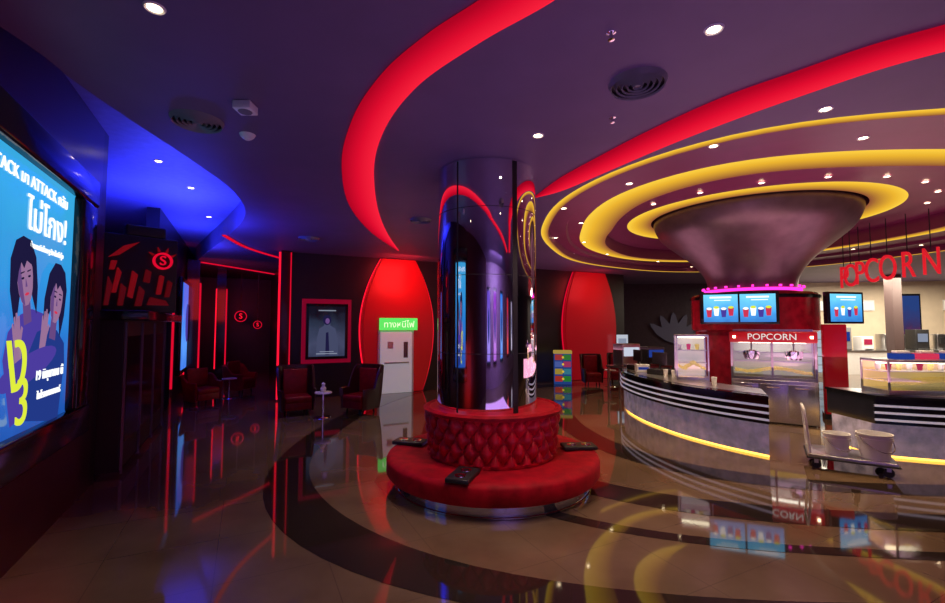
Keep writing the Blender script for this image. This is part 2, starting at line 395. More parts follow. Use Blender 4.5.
# ------------------------------------------------------------ downlights
d0=thing('downlight','round recessed downlight with warm lit bulb in the ceiling','ceiling light',(1.75,3.15,ZC),group='ceiling downlights')
lathe('lamp_ring',[(.045,-.004),(.06,-.012),(.068,0)],M_white,N=20,parent=d0)
lathe('bulb',[(.001,-.006),(.045,-.006)],M_warm,N=16,parent=d0)
Lp=[(1.75,3.15),(3.5,4.35),(.74,4.97),(-2.15,2.93),(-1.6,8.0)]
for x,y in Lp[1:4]: copytree(d0,(x,y,ZC))
for x,y in [(-5.4,8.5),(-6.4,10.8),(-5.05,7.1)]: copytree(d0,(x,y,4.75))
for i in range(24):
    a=i*15+5; k=int(a/360*NR)%NR; r=mid[k]+.3 if i%2 else mid[k]-.35
    x,y,z=pt(k,r,4.5); copytree(d0,(x,y,4.42 if i%2 else 4.5))
for i in range(20):
    a=R(i*18+8); r=3.55
    x,y=C3[0]+r*math.cos(a),C3[1]+r*math.sin(a)
    dd=math.hypot(x-CC[0],y-CC[1]); k=int((math.atan2(y-CC[1],x-CC[0])%(2*math.pi))/(2*math.pi)*NR)
    if dd<r2[k]-w2[k]-.15: copytree(d0,(x,y,4.965))

def diffuser(x,y,r,lb):
    t=thing('air_diffuser',lb,'air vent',(x,y,ZC),group='round ceiling air diffusers')
    for i in range(5):
        rr=r*(1-i*.19)
        lathe('louvre_ring',[(rr,0),(rr-.02*r*4,-.045),(rr-.03*r*4,-.03),(rr-.01*r*4,0)],M_grey,N=40,closed=True,parent=t)
    lathe('hub',[(.001,-.03),(r*.1,-.03),(r*.14,0)],M_grey,N=20,parent=t)
    lathe('backing',[(.001,-.002),(r*.97,-.002)],M_blackm,N=40,parent=t)
for x,y,r in [(1.46,3.87,.25),(-2.88,4.6,.25),(-1.05,9.0,.22),(-4.0,10.9,.25)]:
    diffuser(x,y,r,'round dark louvred air diffuser in the ceiling')
sm=thing('smoke_detector','small round white smoke detector on the ceiling','smoke detector',(-2.53,4.95,ZC))
lathe('detector_body',[(.001,-.05),(.05,-.048),(.07,-.03),(.085,-.001)],M_white,N=24,parent=sm)
lathe('detector_head',[(.001,-.065),(.03,-.062),(.035,-.05)],M_white,N=24,parent=sm)
pb=thing('ceiling_speaker_box','small square white box fixed to the ceiling','ceiling device',(-2.2,4.25,ZC))
box('housing',(0,0,-.04),(.17,.17,.08),M_white,bevel=.01,parent=pb); lathe('grille',[(.001,-.086),(.06,-.086),(.065,-.08)],M_grey,N=20,parent=pb)
for x,y in [(1.02,3.2),(1.45,4.55)]:
    s=thing('sprinkler_head','tiny chrome sprinkler head on the ceiling','sprinkler',(x,y,ZC),group='ceiling sprinklers')
    lathe('sprinkler_body',[(.001,-.05),(.012,-.045),(.012,-.01),(.035,0)],M_chrome,N=14,parent=s); lathe('deflector',[(.001,-.052),(.025,-.05)],M_chrome,N=14,parent=s)

# ------------------------------------------------------------ mirrored pillar + round bench
PX,PY=.27,6.3
pil=thing('mirrored_pillar','round polished chrome mirrored pillar rising to the ceiling','pillar',(PX-.07,PY,0))
lathe('pillar_shell',[(.685,1.005),(.685,ZC-.005)],M_pillar,N=128,parent=pil)
for z in (1.75,2.75,3.62):
    lathe('panel_seam',[(.685,z-.004),(.689,z-.003),(.689,z+.003),(.685,z+.004)],M_blackm,N=64,parent=pil)
boxes('vertical_seam',[(.686*math.cos(R(a)),.686*math.sin(R(a)),2.62,.006,.02 if a!=300 else .07,3.22,a) for a in (235,300,20,150)],M_blackm,parent=pil)

bench=thing('round_bench','round crimson velvet bench with tufted back wrapped around the pillar','bench',(PX,PY,0))
lathe('base',[(1.22,0),(1.3,.01),(1.3,.15),(1.2,.15)],mat('blue_lit_chrome',(.55,.58,.85),.1,1),N=96,parent=bench)  # blue tint in the chrome stands in for blue light on the base
lathe('base_rim',[(1.30,.0),(1.315,.005),(1.315,.02),(1.30,.025)],M_chrome,N=96,parent=bench)
lathe('seat',[(.80,.38),(1.25,.405),(1.37,.40),(1.415,.38),(1.43,.35),(1.43,.20),(1.40,.16),(1.3,.15),(1.1,.15)],M_velvet,N=96,parent=bench)
RH=.15; NT=26
def tuft(a,r,z):
    if z<.43 or z>.95: return r
    u=a/(2*math.pi)*NT; v=(z-.42)/RH
    k=abs(math.sin(math.pi*(u+v*.5)))*abs(math.sin(math.pi*(u-v*.5)))
    return r+.085*(k**.5)-.055
prof=[(.86,.39)]+[(.86+.05*((z-.42)/.52)**1.5,z) for z in [.42+.53*i/50 for i in range(51)]]+[(.93,.97),(.92,1.0),(.83,1.015),(.615,1.0)]
lathe('backrest',prof,mat('red_tufted',(.50,.003,.018),.42,sheen=.15,noise=.2,spec=.35),N=390,fr=tuft,parent=bench)
lathe('backrest_trim',[(.85,1.005),(.90,1.03),(.945,1.005),(.93,.965)],M_velvet,N=96,parent=bench)
for i,a in enumerate((252,3,75,165)):
    t=thing('armrest_table','small black tray armrest with two cup holders on the bench','armrest table',(PX,PY,0),rz=a,group='bench armrest tables')
    box('table_body',(1.21,0,.43),(.46,.27,.05),M_blackm,bevel=.012,parent=t)
    for cx in (1.11,1.31):
        zz=.461
        lathe('cup_holder',[(.03,zz-.003),(.05,zz-.003),(.055,zz),(.065,zz),(.068,zz-.01)],M_chrome,N=20,c=(cx,0),parent=t)

# ------------------------------------------------------------ left wall poster light box
t0,t1=3.3,5.5
cx,cy=LW((t0+t1)/2,.0)
lb=thing('poster_light_box','large backlit blue movie poster in a wide black frame','poster',(cx,cy,0),rz=RL)
hw=(t1-t0)/2
M_post=gradmat('poster_print',[(0,(.01,.06,.35)),(.35,(.02,.16,.65)),(.7,(.03,.32,.8)),(1,(.04,.42,.8))],.95,'Z',1.2,3.5,.25)
z0,z1=1.2,3.5
fw=.42
for nm,b in (('frame_rail',(0,-.09,z1+fw/2-.05,2*hw+2*fw-.1,.18,fw-.1)),('frame_rail',(0,-.09,z0-fw/2+.05,2*hw+2*fw-.1,.18,fw-.1)),
           ('frame_stile',(-hw-fw/2+.05,-.09,(z0+z1)/2,fw-.1,.18,z1-z0)),('frame_stile',(hw+fw/2-.14,-.09,(z0+z1)/2,fw+.08,.18,z1-z0))):
    boxes(nm,[b],M_black,bevel=.03,parent=lb)
box('poster_sheet',(0,-.08,(z0+z1)/2),(2*hw,.02,z1-z0),M_post,parent=lb)
def pic(nm,pts,y,m,par): return prism(nm,pts,y-.002,y,m,parent=par)
text('headline','ATTACK มา ATTACK กลับ',.15,M_txtw,(-.15,-.095,3.34),lb)
text('slogan','ไม่โกง!',.36,M_txtw,(.25,-.095,3.04),lb)
text('tagline','ป๊อบคอร์นร้อนๆ รับ ต้มยำกุ้ง',.07,M_txtw,(.25,-.095,2.80),lb)
def rp(pts,x,z,s,a):
    c,s_=math.cos(R(a)),math.sin(R(a)); return [(x+s*(p*c-q*s_),z+s*(p*s_+q*c)) for p,q in pts]
FACE=[(-.125,.10),(-.13,0),(-.115,-.09),(-.08,-.16),(-.03,-.2),(.03,-.2),(.08,-.16),(.115,-.09),(.13,0),(.125,.10),(.08,.19),(0,.22),(-.08,.19)]
def bust(x,z,s,par,shirt,a,yo,hair=M_phair):
    P=lambda nm,pts,d,m: pic(nm,rp(pts,x,z,s,a),yo-d,m,par)
    P('torso_print',[(-.36,-1.0),(-.4,-.5),(-.3,-.33),(-.1,-.25),(.1,-.25),(.3,-.33),(.36,-.5),(.34,-1.0)],.001,shirt)
    P('hair_print',[(-.2,-.35),(-.24,-.05),(-.2,.17),(-.1,.29),(.02,.31),(.14,.27),(.22,.13),(.22,-.1),(.17,-.3),(.1,-.12),(-.1,-.12)],.003,hair)
    P('neck_print',[(-.06,-.34),(.07,-.34),(.06,-.1),(-.06,-.1)],.005,M_pshade)
    P('face_print',FACE,.007,M_pskin)
    P('face_shadow_print',[(-.125,.10),(-.13,0),(-.115,-.09),(-.08,-.16),(-.03,-.2),(-.05,-.1),(-.07,.05),(-.06,.18)],.009,M_pshade)
    P('fringe_print',[(-.15,-.02),(-.17,.1),(-.1,.25),(.02,.27),(.13,.22),(.16,.0),(.11,.09),(.03,.13),(-.02,.08),(-.06,.13),(-.11,.07)],.011,hair)
    for e in (-.055,.055):
        P('eye_print',ell(e,.01,.022,.009,10),.013,M_phair); P('brow_print',[(e-.03,.045),(e+.03,.05),(e+.03,.058),(e-.03,.055)],.013,M_phair)
    P('nose_print',[(-.008,.0),(.012,-.06),(-.018,-.06)],.013,M_pshade)
    P('mouth_print',ell(.0,-.115,.035,.011,10),.013,M_pred)
def hand(x,z,s,a,par,yo):
    pic('hand_print',rp([(-.07,-.35),(.06,-.35),(.09,-.02),(.13,.08),(.1,.11),(.07,.05),(.06,.22),(.03,.22),(.025,.1),(.01,.26),(-.02,.26),(-.02,.1),(-.04,.23),(-.065,.22),(-.055,.08),(-.09,.17),(-.11,.15),(-.09,-.02)],x,z,s,a),yo,M_pskin,par)
bust(-.22,2.5,1.15,lb,M_ppurple,14,-.093); bust(.44,2.36,1.15,lb,M_pnavy,-10,-.112)
hand(.14,2.05,.8,-12,lb,-.13); hand(-.40,2.0,.8,10,lb,-.13)
pic('paint_splash',ell(-.15,1.75,.6,.12,20,.2),-.135,M_ppurple,lb)
text('title_lettering','ง',.75,M_pyel,(-.40,-.140,1.80),lb); text('title_lettering','3',.55,M_pyel,(-.28,-.140,1.46),lb)
text('release_date','19 มิถุนายน นี้',.12,M_txtw,(.30,-.140,1.66),lb); text('credit_line','ในโรงภาพยนตร์',.09,M_txtw,(.30,-.140,1.48),lb)

# kiosk in niche
kx,ky=LW(8.7,.1)
ki=thing('lobby_kiosk','tall black lacquered kiosk cabinet with overhanging canopy','kiosk',(kx,ky,0),rz=RL)
box('cabinet_body',(0,.25,1.1),(3.5,.8,2.2),M_blackm,parent=ki)
for x in (-1.1,0,1.1): box('glass_panel',(x,-.16,1.2),(.95,.02,1.5),M_black,parent=ki)
box('canopy',(0,.1,2.25),(3.7,1.1,.14),M_black,bevel=.02,parent=ki)
box('plinth',(0,.25,.05),(3.55,.84,.1),M_black,parent=ki)
boxes('edge_strip',[(x,-.17,1.1,.03,.03,2.1) for x in (-1.7,-.56,.56,1.7)],mat('dull_steel',(.2,.18,.22),.3,1),parent=ki)
ex_,ey_=LW(8.0,.25)
em=thing('red_emblem_sign','dark sign with raised red streaks and a small round red emblem','sign',(ex_,ey_,2.32),rz=48)
box('backing_block',(0,.12,.62),(1.0,.2,1.24),M_blackm,bevel=.02,parent=em)
box('backing_crown',(.05,.12,1.33),(.55,.18,.18),M_blackm,bevel=.03,parent=em)
M_em=mat('emblem_red',(.3,.004,.01),.25,emit=(.25,.003,.006),es=.5)
M_em2=mat('emblem_red_dim',(.16,.003,.008),.25,emit=(.12,.002,.004),es=.5)
for i,q in enumerate([[(-.47,.1),(-.42,.1),(-.38,.42),(-.43,.55)],[(-.38,.3),(-.33,.3),(-.27,.62),(-.32,.7)],[(-.30,.1),(-.24,.1),(-.20,.38),(-.27,.45)],[(-.18,.25),(-.12,.22),(-.06,.6),(-.13,.66)],[(-.08,.1),(.0,.1),(.04,.34),(-.03,.42)],[(-.44,.85),(-.3,.9),(-.05,1.13),(-.25,1.05)],[(.08,.12),(.38,.12),(.33,.2),(.12,.25)],[(-.42,.66),(-.36,.66),(-.33,.8),(-.4,.8)],[(.02,.5),(.1,.48),(.12,.66),(.05,.7)],[(.2,.3),(.26,.3),(.3,.6),(.24,.62)],[(.32,.26),(.38,.26),(.42,.5),(.36,.54)]]):
    prism('emblem_stroke',q,-.06,.02,M_em if i%2 else M_em2,parent=em)
o=lathe('emblem_ring',[(.11,0),(.14,0),(.14,.06),(.11,.06)],M_redline,N=32,closed=True,parent=em); o.rotation_euler=(R(90),0,0); o.location=(.28,.02,.86)
for k in range(4):
    a=R(35+k*37)
    prism('emblem_ray',[(.28+.16*math.cos(a-.12),.86+.16*math.sin(a-.12)),(.28+.16*math.cos(a+.12),.86+.16*math.sin(a+.12)),(.28+.24*math.cos(a),.86+.24*math.sin(a))],-.03,.02,M_em,parent=em)
text('emblem_letter','S',.22,M_redline,(.28,-.02,.86),em,ext=.02)

px_,py_=LW(15.9,0)
bp=thing('blue_poster_box','tall blue backlit poster in black frame on the dark wall','poster',(px_,py_,0),rz=RL)
box('poster_frame',(0,-.05,2.1),(2.5,.1,2.9),M_black,bevel=.02,parent=bp)
box('poster_sheet',(0,-.11,2.1),(2.1,.02,2.6),gradmat('blue_print',[(0,(.02,.1,.7)),(.5,(.1,.35,1)),(1,(.02,.15,.8))],1.0,'Z',.8,3.4,.4),parent=bp)
pic('figure_print',ell(0,2.2,.4,.6),-.125,M_ppurple,bp)
for x,c in ((-2.6,((.02,.1,.7),(.2,.35,1))),(.6,((.15,.08,.6),(.4,.3,.95))),(3.0,((.3,.05,.6),(.6,.25,.85))),(6,((.02,.2,.8),(.2,.4,.95))),(10,((.5,.02,.05),(.9,.1,.1))),(14,((.4,.35,.5),(.7,.65,.8)))):
    p=thing('reflection_poster_box','tall glowing poster in black frame added for pillar reflections','poster',(x,-3.8,0),rz=180,group='posters added for pillar reflections')  # unseen glowing posters, added behind the camera to brighten the pillar's reflections
    box('poster_frame',(0,-.05,2.1),(1.4,.1,2.6),M_black,bevel=.02,parent=p)
    box('poster_sheet',(0,-.11,2.1),(1.15,.02,2.35),gradmat('print_%d'%int(x*10),[(0,c[0]),(.5,c[1]),(1,c[0])],1.1,'Z',.9,3.3,.4),parent=p)
    pic('figure_print',ell(0,2.1,.3,.6),-.125,M_pnavy,p)

for i,(s,off,w) in enumerate([(-8.9,.2,.35),(-8.6,-3.2,.35),(-7.9,-5.5,.3)]):
    x,y=BW(s,off)
    cl=thing('light_column','slim black column edged with glowing red light','column',(x,y,0),rz=RB,group='corridor light columns')
    box('column_core',(0,0,ZC/2),(w,.4,ZC-.01),M_black,parent=cl)
    for sx in (-1,1): box('red_light_strip',(sx*(w/2+.02),-.1,2.0),(.04,.1,3.0),M_redgl2 if sx<0 else M_redline,parent=cl)
x,y=BW(-6.05,.1)
cl=thing('light_column','dark corner column with red light edges at the corridor opening','column',(x,y,0),rz=RB)
box('column_core',(0,0,ZC/2),(.3,.3,ZC-.02),mat('dark_red_gloss',(.12,.003,.006),.2),bevel=.02,parent=cl)
box('red_light_strip',(-.17,-.1,ZC/2),(.05,.1,ZC-.1),M_redgl2,parent=cl); box('red_light_strip',(.12,-.17,ZC/2),(.03,.03,ZC-.1),M_redline,parent=cl)
for s,z,sc in [(-7.26,2.5,.55),(-6.62,2.15,.4)]:
    x,y=BW(s,-7)
    sg=thing('hall_number_sign','small round red lit sign hanging in the corridor','sign',(x,y,z),rz=RB)
    o=lathe('sign_plate',[(.001,0),(.42*sc,0),(.42*sc,.06),(.001,.06)],M_blackm,N=32,parent=sg); o.rotation_euler=(R(90),0,0); o.location=(0,.06,0)
    o=lathe('sign_ring',[(.36*sc,0),(.42*sc,0),(.42*sc,.03),(.36*sc,.03)],M_redline,N=32,closed=True,parent=sg); o.rotation_euler=(R(90),0,0)
    text('sign_lettering','S',.55*sc,M_redgl2,(0,-.03,0),sg)
    tube('hanger',[[(0,.03,.4*sc),(0,.03,ZC-z)]],.015,M_grey,parent=sg)

# ------------------------------------------------------------ back wall items
def wallthing(name,lb,cat,s,z=0,off=0,group=None):
    x,y=BW(s,off); return thing(name,lb,cat,(x,y,z),rz=RB,group=group)
p=wallthing('framed_poster','dark movie poster in frame with red backlit surround','poster',-4.88)
box('red_surround',(0,-.02,1.95),(1.42,.04,1.9),mat('dim_red',(.15,.0,.015),.4,emit=(.16,0,.012),es=1),parent=p)
boxes('poster_frame',[(0,-.07,2.72,1.2,.1,.08),(0,-.07,1.16,1.2,.1,.08),(-.56,-.07,1.94,.08,.1,1.56),(.56,-.07,1.94,.08,.1,1.56)],M_black,parent=p)
box('poster_sheet',(0,-.05,1.94),(1.1,.02,1.56),gradmat('dark_print',[(0,(.004,.006,.02)),(.5,(.05,.06,.12)),(.8,(.02,.03,.06)),(1,(.004,.004,.01))],1,'Z',1,2.9,.4),parent=p)
pic('figure_print',[(-.3,1.22),(-.28,1.75),(-.22,2.02),(-.08,2.12),(-.09,2.2),(.1,2.2),(.09,2.12),(.24,2.02),(.3,1.75),(.34,1.22)],-.065,M_pdark,p)
pic('hair_print',ell(.0,2.28,.12,.15),-.068,M_phair,p); pic('face_print',ell(.01,2.25,.06,.085),-.071,M_pshade,p); pic('shadow_print',[(-.04,1.24),(-.03,1.9),(.04,1.92),(.08,1.24)],-.07,M_phair,p)
boxes('credit_print',[(0,-.072,1.28,.6,.004,.025),(0,-.072,1.34,.4,.004,.02),(0,-.072,2.56,.5,.004,.03)],M_pgrey,parent=p)

def petal(s,hw,zt,zb,m,lb,k1=1.15,glow=None):
    p=wallthing('petal_panel',lb,'wall panel',s,off=.005)
    def outl(w):
        L=[];n=24
        for i in range(n+1):
            z=zb+(zt-zb)*i/n; k=(z-2.0)/(3.3); wv=w*(1-k*k*k1 if z>2 else 1-((2.0-z)/3.4)**2*.9)
            L.append((wv,z))
        return L
    o=outl(hw); q=outl(hw*.93)
    prism('outer_shell',[(x,z) for x,z in o]+[(-x,z) for x,z in reversed(o)],-.09,0,m,parent=p)
    prism('raised_face',[(x,z) for x,z in q]+[(-x,z) for x,z in reversed(q)],-.13,-.09,m,parent=p)
    for sx in (-1,1):
        o=outl(hw+.03); q=outl(hw)
        prism('edge_light',[(sx*x,z) for x,z in o]+[(sx*x,z) for x,z in reversed(q)],-.05,-.01,glow or M_redgl2,parent=p)
    return p
petal(-2.7,1.2,ZC-.02,.02,M_petal,'tall glossy red lens-shaped panel around the grey door')
petal(5.2,1.35,ZC-.02,.02,M_petal2,'tall smooth maroon lens-shaped panel with glowing edges',.9,M_redline)
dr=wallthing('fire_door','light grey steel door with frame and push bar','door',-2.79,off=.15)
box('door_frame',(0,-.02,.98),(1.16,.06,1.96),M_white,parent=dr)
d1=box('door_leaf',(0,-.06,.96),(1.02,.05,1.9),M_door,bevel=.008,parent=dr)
box('vision_panel',(.3,-.09,1.35),(.14,.01,.5),M_grey,parent=d1)
box('push_bar',(0,-.12,.95),(.8,.05,.05),M_steel,bevel=.01,parent=d1)
box('notice',(-.2,-.09,1.5),(.18,.006,.22),M_white,parent=d1)
ex=wallthing('exit_sign','bright green illuminated exit sign above the door','exit sign',-2.72,z=2.16,off=.15)
box('sign_box',(0,-.06,0),(1.22,.12,.38),M_green,bevel=.01,parent=ex); text('sign_lettering','ทางหนีไฟ',.27,mat('sign_yellow_white',(0,0,0),.5,emit=(.85,1,.6),es=1.2),(.0,-.125,-.02),ex)

# ------------------------------------------------------------ lounge chairs
def tub_chair(loc,rz,lb,grp,inner,outerm,h=1.02,W=1.0):
    t=thing('lounge_chair',lb,'chair',loc,rz=rz,group=grp); t.scale=(W,W,1)
    V=[];F=[];N=44
    for i in range(N+1):
        a=R(-42+264*i/N)
        sq=1/(abs(math.cos(a))**5+abs(math.sin(a))**5)**.2
        q=abs((a-R(90))/R(132)); ht=h-(h-.62)*min(1,max(0,(q-.42)/.25))**1.2
        rec=.03*(1-q)
        for (r,z) in [(.31,.22),(.32+rec,.45),(.34+rec*2,ht-.02),(.37+rec*2,ht),(.40+rec*2,ht-.02),(.38+rec,.45),(.36,.12),(.31,.12)]:
            V.append((r*sq*math.cos(a),r*sq*math.sin(a),z))
    n=8
    for i in range(N):
        for q in range(n): F.append((i*n+q,(i+1)*n+q,(i+1)*n+(q+1)%n,i*n+(q+1)%n))
    F.append(tuple(range(n)));F.append(tuple(N*n+q for q in range(n)))
    mesh('back_shell',V,F,outerm,smooth=True,parent=t)
    box('inner_padding',(0,.27,.72),(.54,.07,.6*h/1.02),inner,bevel=.03,parent=t)
    box('seat_cushion',(0,-.03,.38),(.58,.58,.16),inner,bevel=.05,parent=t)
    box('seat_front',(0,-.20,.24),(.58,.20,.2),inner,bevel=.03,parent=t)
    for sx in(-1,1):
        for sy in(-1,1): tube('leg',[[(sx*.22,sy*.22,0),(sx*.2,sy*.2,.16)]],.02,M_black,parent=t)
    return t
M_ch=mat('dark_leather',(.05,.008,.014),.3)
tub_chair((-4.2,10.85,0),30,'high-backed dark leather tub chair beside the small white table','wall lounge chairs',M_velvet2,M_ch,1.15,1.03)
tub_chair((-2.72,11.05,0),-28,'high-backed dark leather tub chair facing the small table','wall lounge chairs',M_velvet2,M_ch,1.15,1.03)
tub_chair((-7.25,12.2,0),60,'low red tub chair against the dark wall','corridor lounge chairs',M_velvet2,M_velvet2,.8)
tub_chair((-7.3,14.3,0),80,'red tub chair near the corridor','corridor lounge chairs',M_velvet2,M_velvet2,.9)
tub_chair((4.25,16.1,0),0,'dark red tub chair by the maroon panel','far lounge chairs',M_velvet2,M_ch,1.1,.92)
tub_chair((5.35,16.7,0),-15,'dark red tub chair by the poster stand','far lounge chairs',M_velvet2,M_ch,1.1,.88)
def side_table(loc,lb):
    t=thing('side_table',lb,'table',loc)
    lathe('table_top',[(.001,.58),(.19,.58),(.2,.565),(.19,.55),(.001,.55)],M_white,N=32,parent=t)
    tube('stem',[[(0,0,.02),(0,0,.55)]],.025,M_chrome,parent=t); lathe('foot',[(.001,.03),(.17,.02),(.18,0)],M_chrome,N=28,parent=t)
side_table((-3.45,10.5,0),'small round white pedestal table between two chairs')
side_table((4.8,15.8,0),'small round white pedestal table between two chairs')
side_table((-7.1,13.25,0),'small round white pedestal table by the red chairs')
vt=thing('table_ornament','small white carved ornament on the side table','ornament',(-3.45,10.5,.58))
lathe('ornament_body',[(.001,.0),(.05,.0),(.07,.08),(.03,.14),(.045,.19),(.001,.22)],M_white,N=18,parent=vt); lathe('ornament_base',[(.001,.01),(.07,.01),(.07,0)],M_white,N=18,parent=vt)

ar=thing('toy_vending_machine','colourful toy vending machine with blue, yellow and red panels','vending machine',(3.3,16.6,0),rz=-8)
box('cabinet',(0,0,.55),(.62,.5,1.10),emis('vm_blue',(.03,.08,.35),.5),bevel=.02,parent=ar)
for k,(z,c) in enumerate([(.2,(.5,.04,.03)),(.46,(.5,.35,.05)),(.72,(.1,.15,.5)),(.97,(.5,.05,.05))]):
    for j,xx in enumerate((-.15,.15)):
        cc=c if j==0 else (c[2],c[0]*.5,c[1])
        box('panel',(xx,-.26,z),(.27,.03,.20),emis('vm_c%d%d'%(k,j),cc,.6),bevel=.01,parent=ar)
    kn=lathe('knob',[(.001,.0),(.04,0),(.04,.04),(.001,.04)],emis('knob_yellow',(.8,.55,.05),.8),N=16,parent=ar); kn.rotation_euler=(R(90),0,0); kn.location=(0,-.27,z)
box('header',(0,-.02,1.15),(.66,.46,.12),emis('vm_top',(.6,.4,.08),.6),bevel=.02,parent=ar)
sd=thing('poster_stand','white freestanding poster stand with printed sheet','poster stand',(6.02,18.15,0),rz=0)
box('base_plate',(0,0,.02),(.5,.35,.04),M_grey,parent=sd); tube('post',[[(0,0,.03),(0,0,.7)]],.02,M_grey,parent=sd)
box('board',(0,0,1.2),(.45,.03,1.1),emis('stand_white',(.6,.65,.75),.8),bevel=.005,parent=sd); boxes('print_block',[(0,-.02,1.45,.32,.005,.3),(0,-.02,1.0,.32,.005,.2)],M_pgrey,parent=sd)

# ------------------------------------------------------------ far wall decor
def farthing(name,lb,cat,x,z,yoff=0):
    y=23-(x-6.4)*.5/9.2-yoff; return thing(name,lb,cat,(x,y,z),rz=-3.1)
f=farthing('fan_mural','dim grey fan of overlapping petals on the plum wall','wall decoration',10.2,0,.02)
for k in range(6):
    a=R(20+k*24); q=[(0,0),(.5,.18),(1,.22),(1.45,.1),(1.6,0),(1.45,-.1),(1,-.22),(.5,-.18)]
    pic('petal',[(x*math.cos(a)-z*math.sin(a),1.2+x*math.sin(a)+z*math.cos(a)) for x,z in q],-.02-.01*k,mat('pg%d'%k,(.10,.09,.12),.4,emit=(.02,.02,.035),es=.5),f)
def shopY(x): return 22.5-(x-15.6)*1.5/10.2
f=thing('vertical_screen','dark vertical display screen on the cream shop wall','screen',(20.9,shopY(20.9)-.02,2.5),rz=-8.4)
box('screen_bezel',(0,-.04,0),(1.2,.08,2.3),M_black,bevel=.02,parent=f); box('display',(0,-.085,0),(1.05,.01,2.1),gradmat('screen_print',[(0,(.3,.01,.03)),(.5,(.05,.03,.1)),(1,(.02,.05,.2))],1,'Z',-1,1,.5),parent=f)
for x in (17.0,18.8,23.2):
    f=thing('lit_shop_panel','bright white illuminated panel on the shop wall','light panel',(x,shopY(x)-.02,3.1),rz=-8.4,group='lit white panels')
    box('panel_frame',(0,-.03,0),(1.5,.06,.5),M_white,parent=f); box('panel_face',(0,-.065,0),(1.4,.01,.4),emis('shop_white',(1,.93,.8),1.2),parent=f)
for x,y in ((17.6,18.8),):
    c=thing('dark_column','slim dark square column in the bright shop area','column',(x,y,0))
    box('column_shaft',(0,0,ZC/2),(.4,.4,ZC-.01),mat('column_taupe',(.12,.08,.08),.4),bevel=.02,parent=c); box('column_base',(0,0,.1),(.5,.5,.2),M_grey,parent=c)
hb=thing('back_counter','long white service counter in the bright shop area','counter',(18,20,0))
box('counter_body',(0,0,.5),(7,.8,1.0),M_white,parent=hb); box('counter_top',(0,0,1.02),(7.1,.9,.05),M_steel,parent=hb)
for k,(x,w_,h_,mm,pmn) in enumerate(((15.3,.7,.8,M_steel,M_blackm),(16.3,.6,1.0,M_grey,M_pnavy),(17.3,.5,.6,M_white,M_pred),(18.5,.9,.7,M_steel,M_pred),(19.7,.6,.9,M_blackm,M_pgrey),(20.7,.7,.7,M_steel,M_blackm))):
    e=thing('kitchen_appliance','boxy steel drinks and snack appliance on the service counter','appliance',(x,20,1.045),group='appliances on the service counter')
    box('appliance_body',(0,0,h_/2),(w_,.5,h_),mm,bevel=.02,parent=e); box('front_panel',(0,-.26,h_*.6),(w_*.7,.02,h_*.4),pmn,parent=e); box('drip_tray',(0,-.3,.05),(w_*.7,.1,.05),M_steel,parent=e)
fr=thing('glass_fridge','tall upright glass-door drinks fridge with lit shelves','fridge',(14.6,19.0,0))
box('fridge_body',(0,0,1.05),(.9,.7,2.1),M_white,bevel=.02,parent=fr); box('glass_door',(0,-.36,1.1),(.8,.02,1.8),emis('fridge_light',(.6,.7,.8),.7),parent=fr)
boxes('shelf_line',[(0,-.375,z,.78,.01,.03) for z in (.5,.85,1.2,1.55)],M_grey,parent=fr); tube('handle',[[(.33,-.4,.8),(.33,-.4,1.4)]],.015,M_steel,parent=fr)

# ------------------------------------------------------------ popcorn mushroom column
KX,KY=7.45,12.0
mc=thing('mushroom_column','flared dark bronze trumpet column with magenta light collar and red drum','column',(KX,KY,0))
capp=cr([(2.32,5.12,0),(2.38,5.02,0),(2.36,4.86,0),(2.20,4.55,0),(1.82,4.20,0),(1.46,3.90,0),(1.22,3.62,0),(1.06,3.32,0),(1.02,3.0,0)],5)
lathe('flared_cap',[(p.x,p.y) for p in capp],M_cap,N=96,parent=mc)
lathe('cap_lid',[(.001,5.12),(2.32,5.12)],M_cap,N=96,parent=mc)
lathe('light_collar',[(1.04,2.98),(1.12,2.98),(1.12,3.05),(1.04,3.05)],M_mag,N=64,parent=mc)
boxes('collar_bulb',[(1.15*math.cos(R(a)),1.15*math.sin(R(a)),3.09,.05,.05,.05,a) for a in range(0,360,15)],M_mag,parent=mc)
lathe('drum',[(1.05,2.95),(1.4,2.93),(1.45,2.88),(1.45,2.0),(1.36,1.95),(1.36,0)],M_drum,N=80,parent=mc)
lathe('drum_band',[(1.45,2.86),(1.49,2.86),(1.49,2.78),(1.45,2.78)],M_black,N=80,parent=mc)
DX,DY=-.532,-.847
rz_face=math.degrees(math.atan2(DX,-DY))
rp_=thing('red_pillar','solid glossy dark red square pillar beside the popcorn machine','pillar',(8.28,10.35,0),rz=rz_face)
box('pillar_shaft',(0,0,1.07),(.42,.42,2.14),mat('pillar_red',(.38,.008,.02),.2,emit=(.3,.003,.01),es=.2),bevel=.02,parent=rp_); box('pillar_plinth',(0,0,.06),(.48,.48,.12),M_black,parent=rp_)
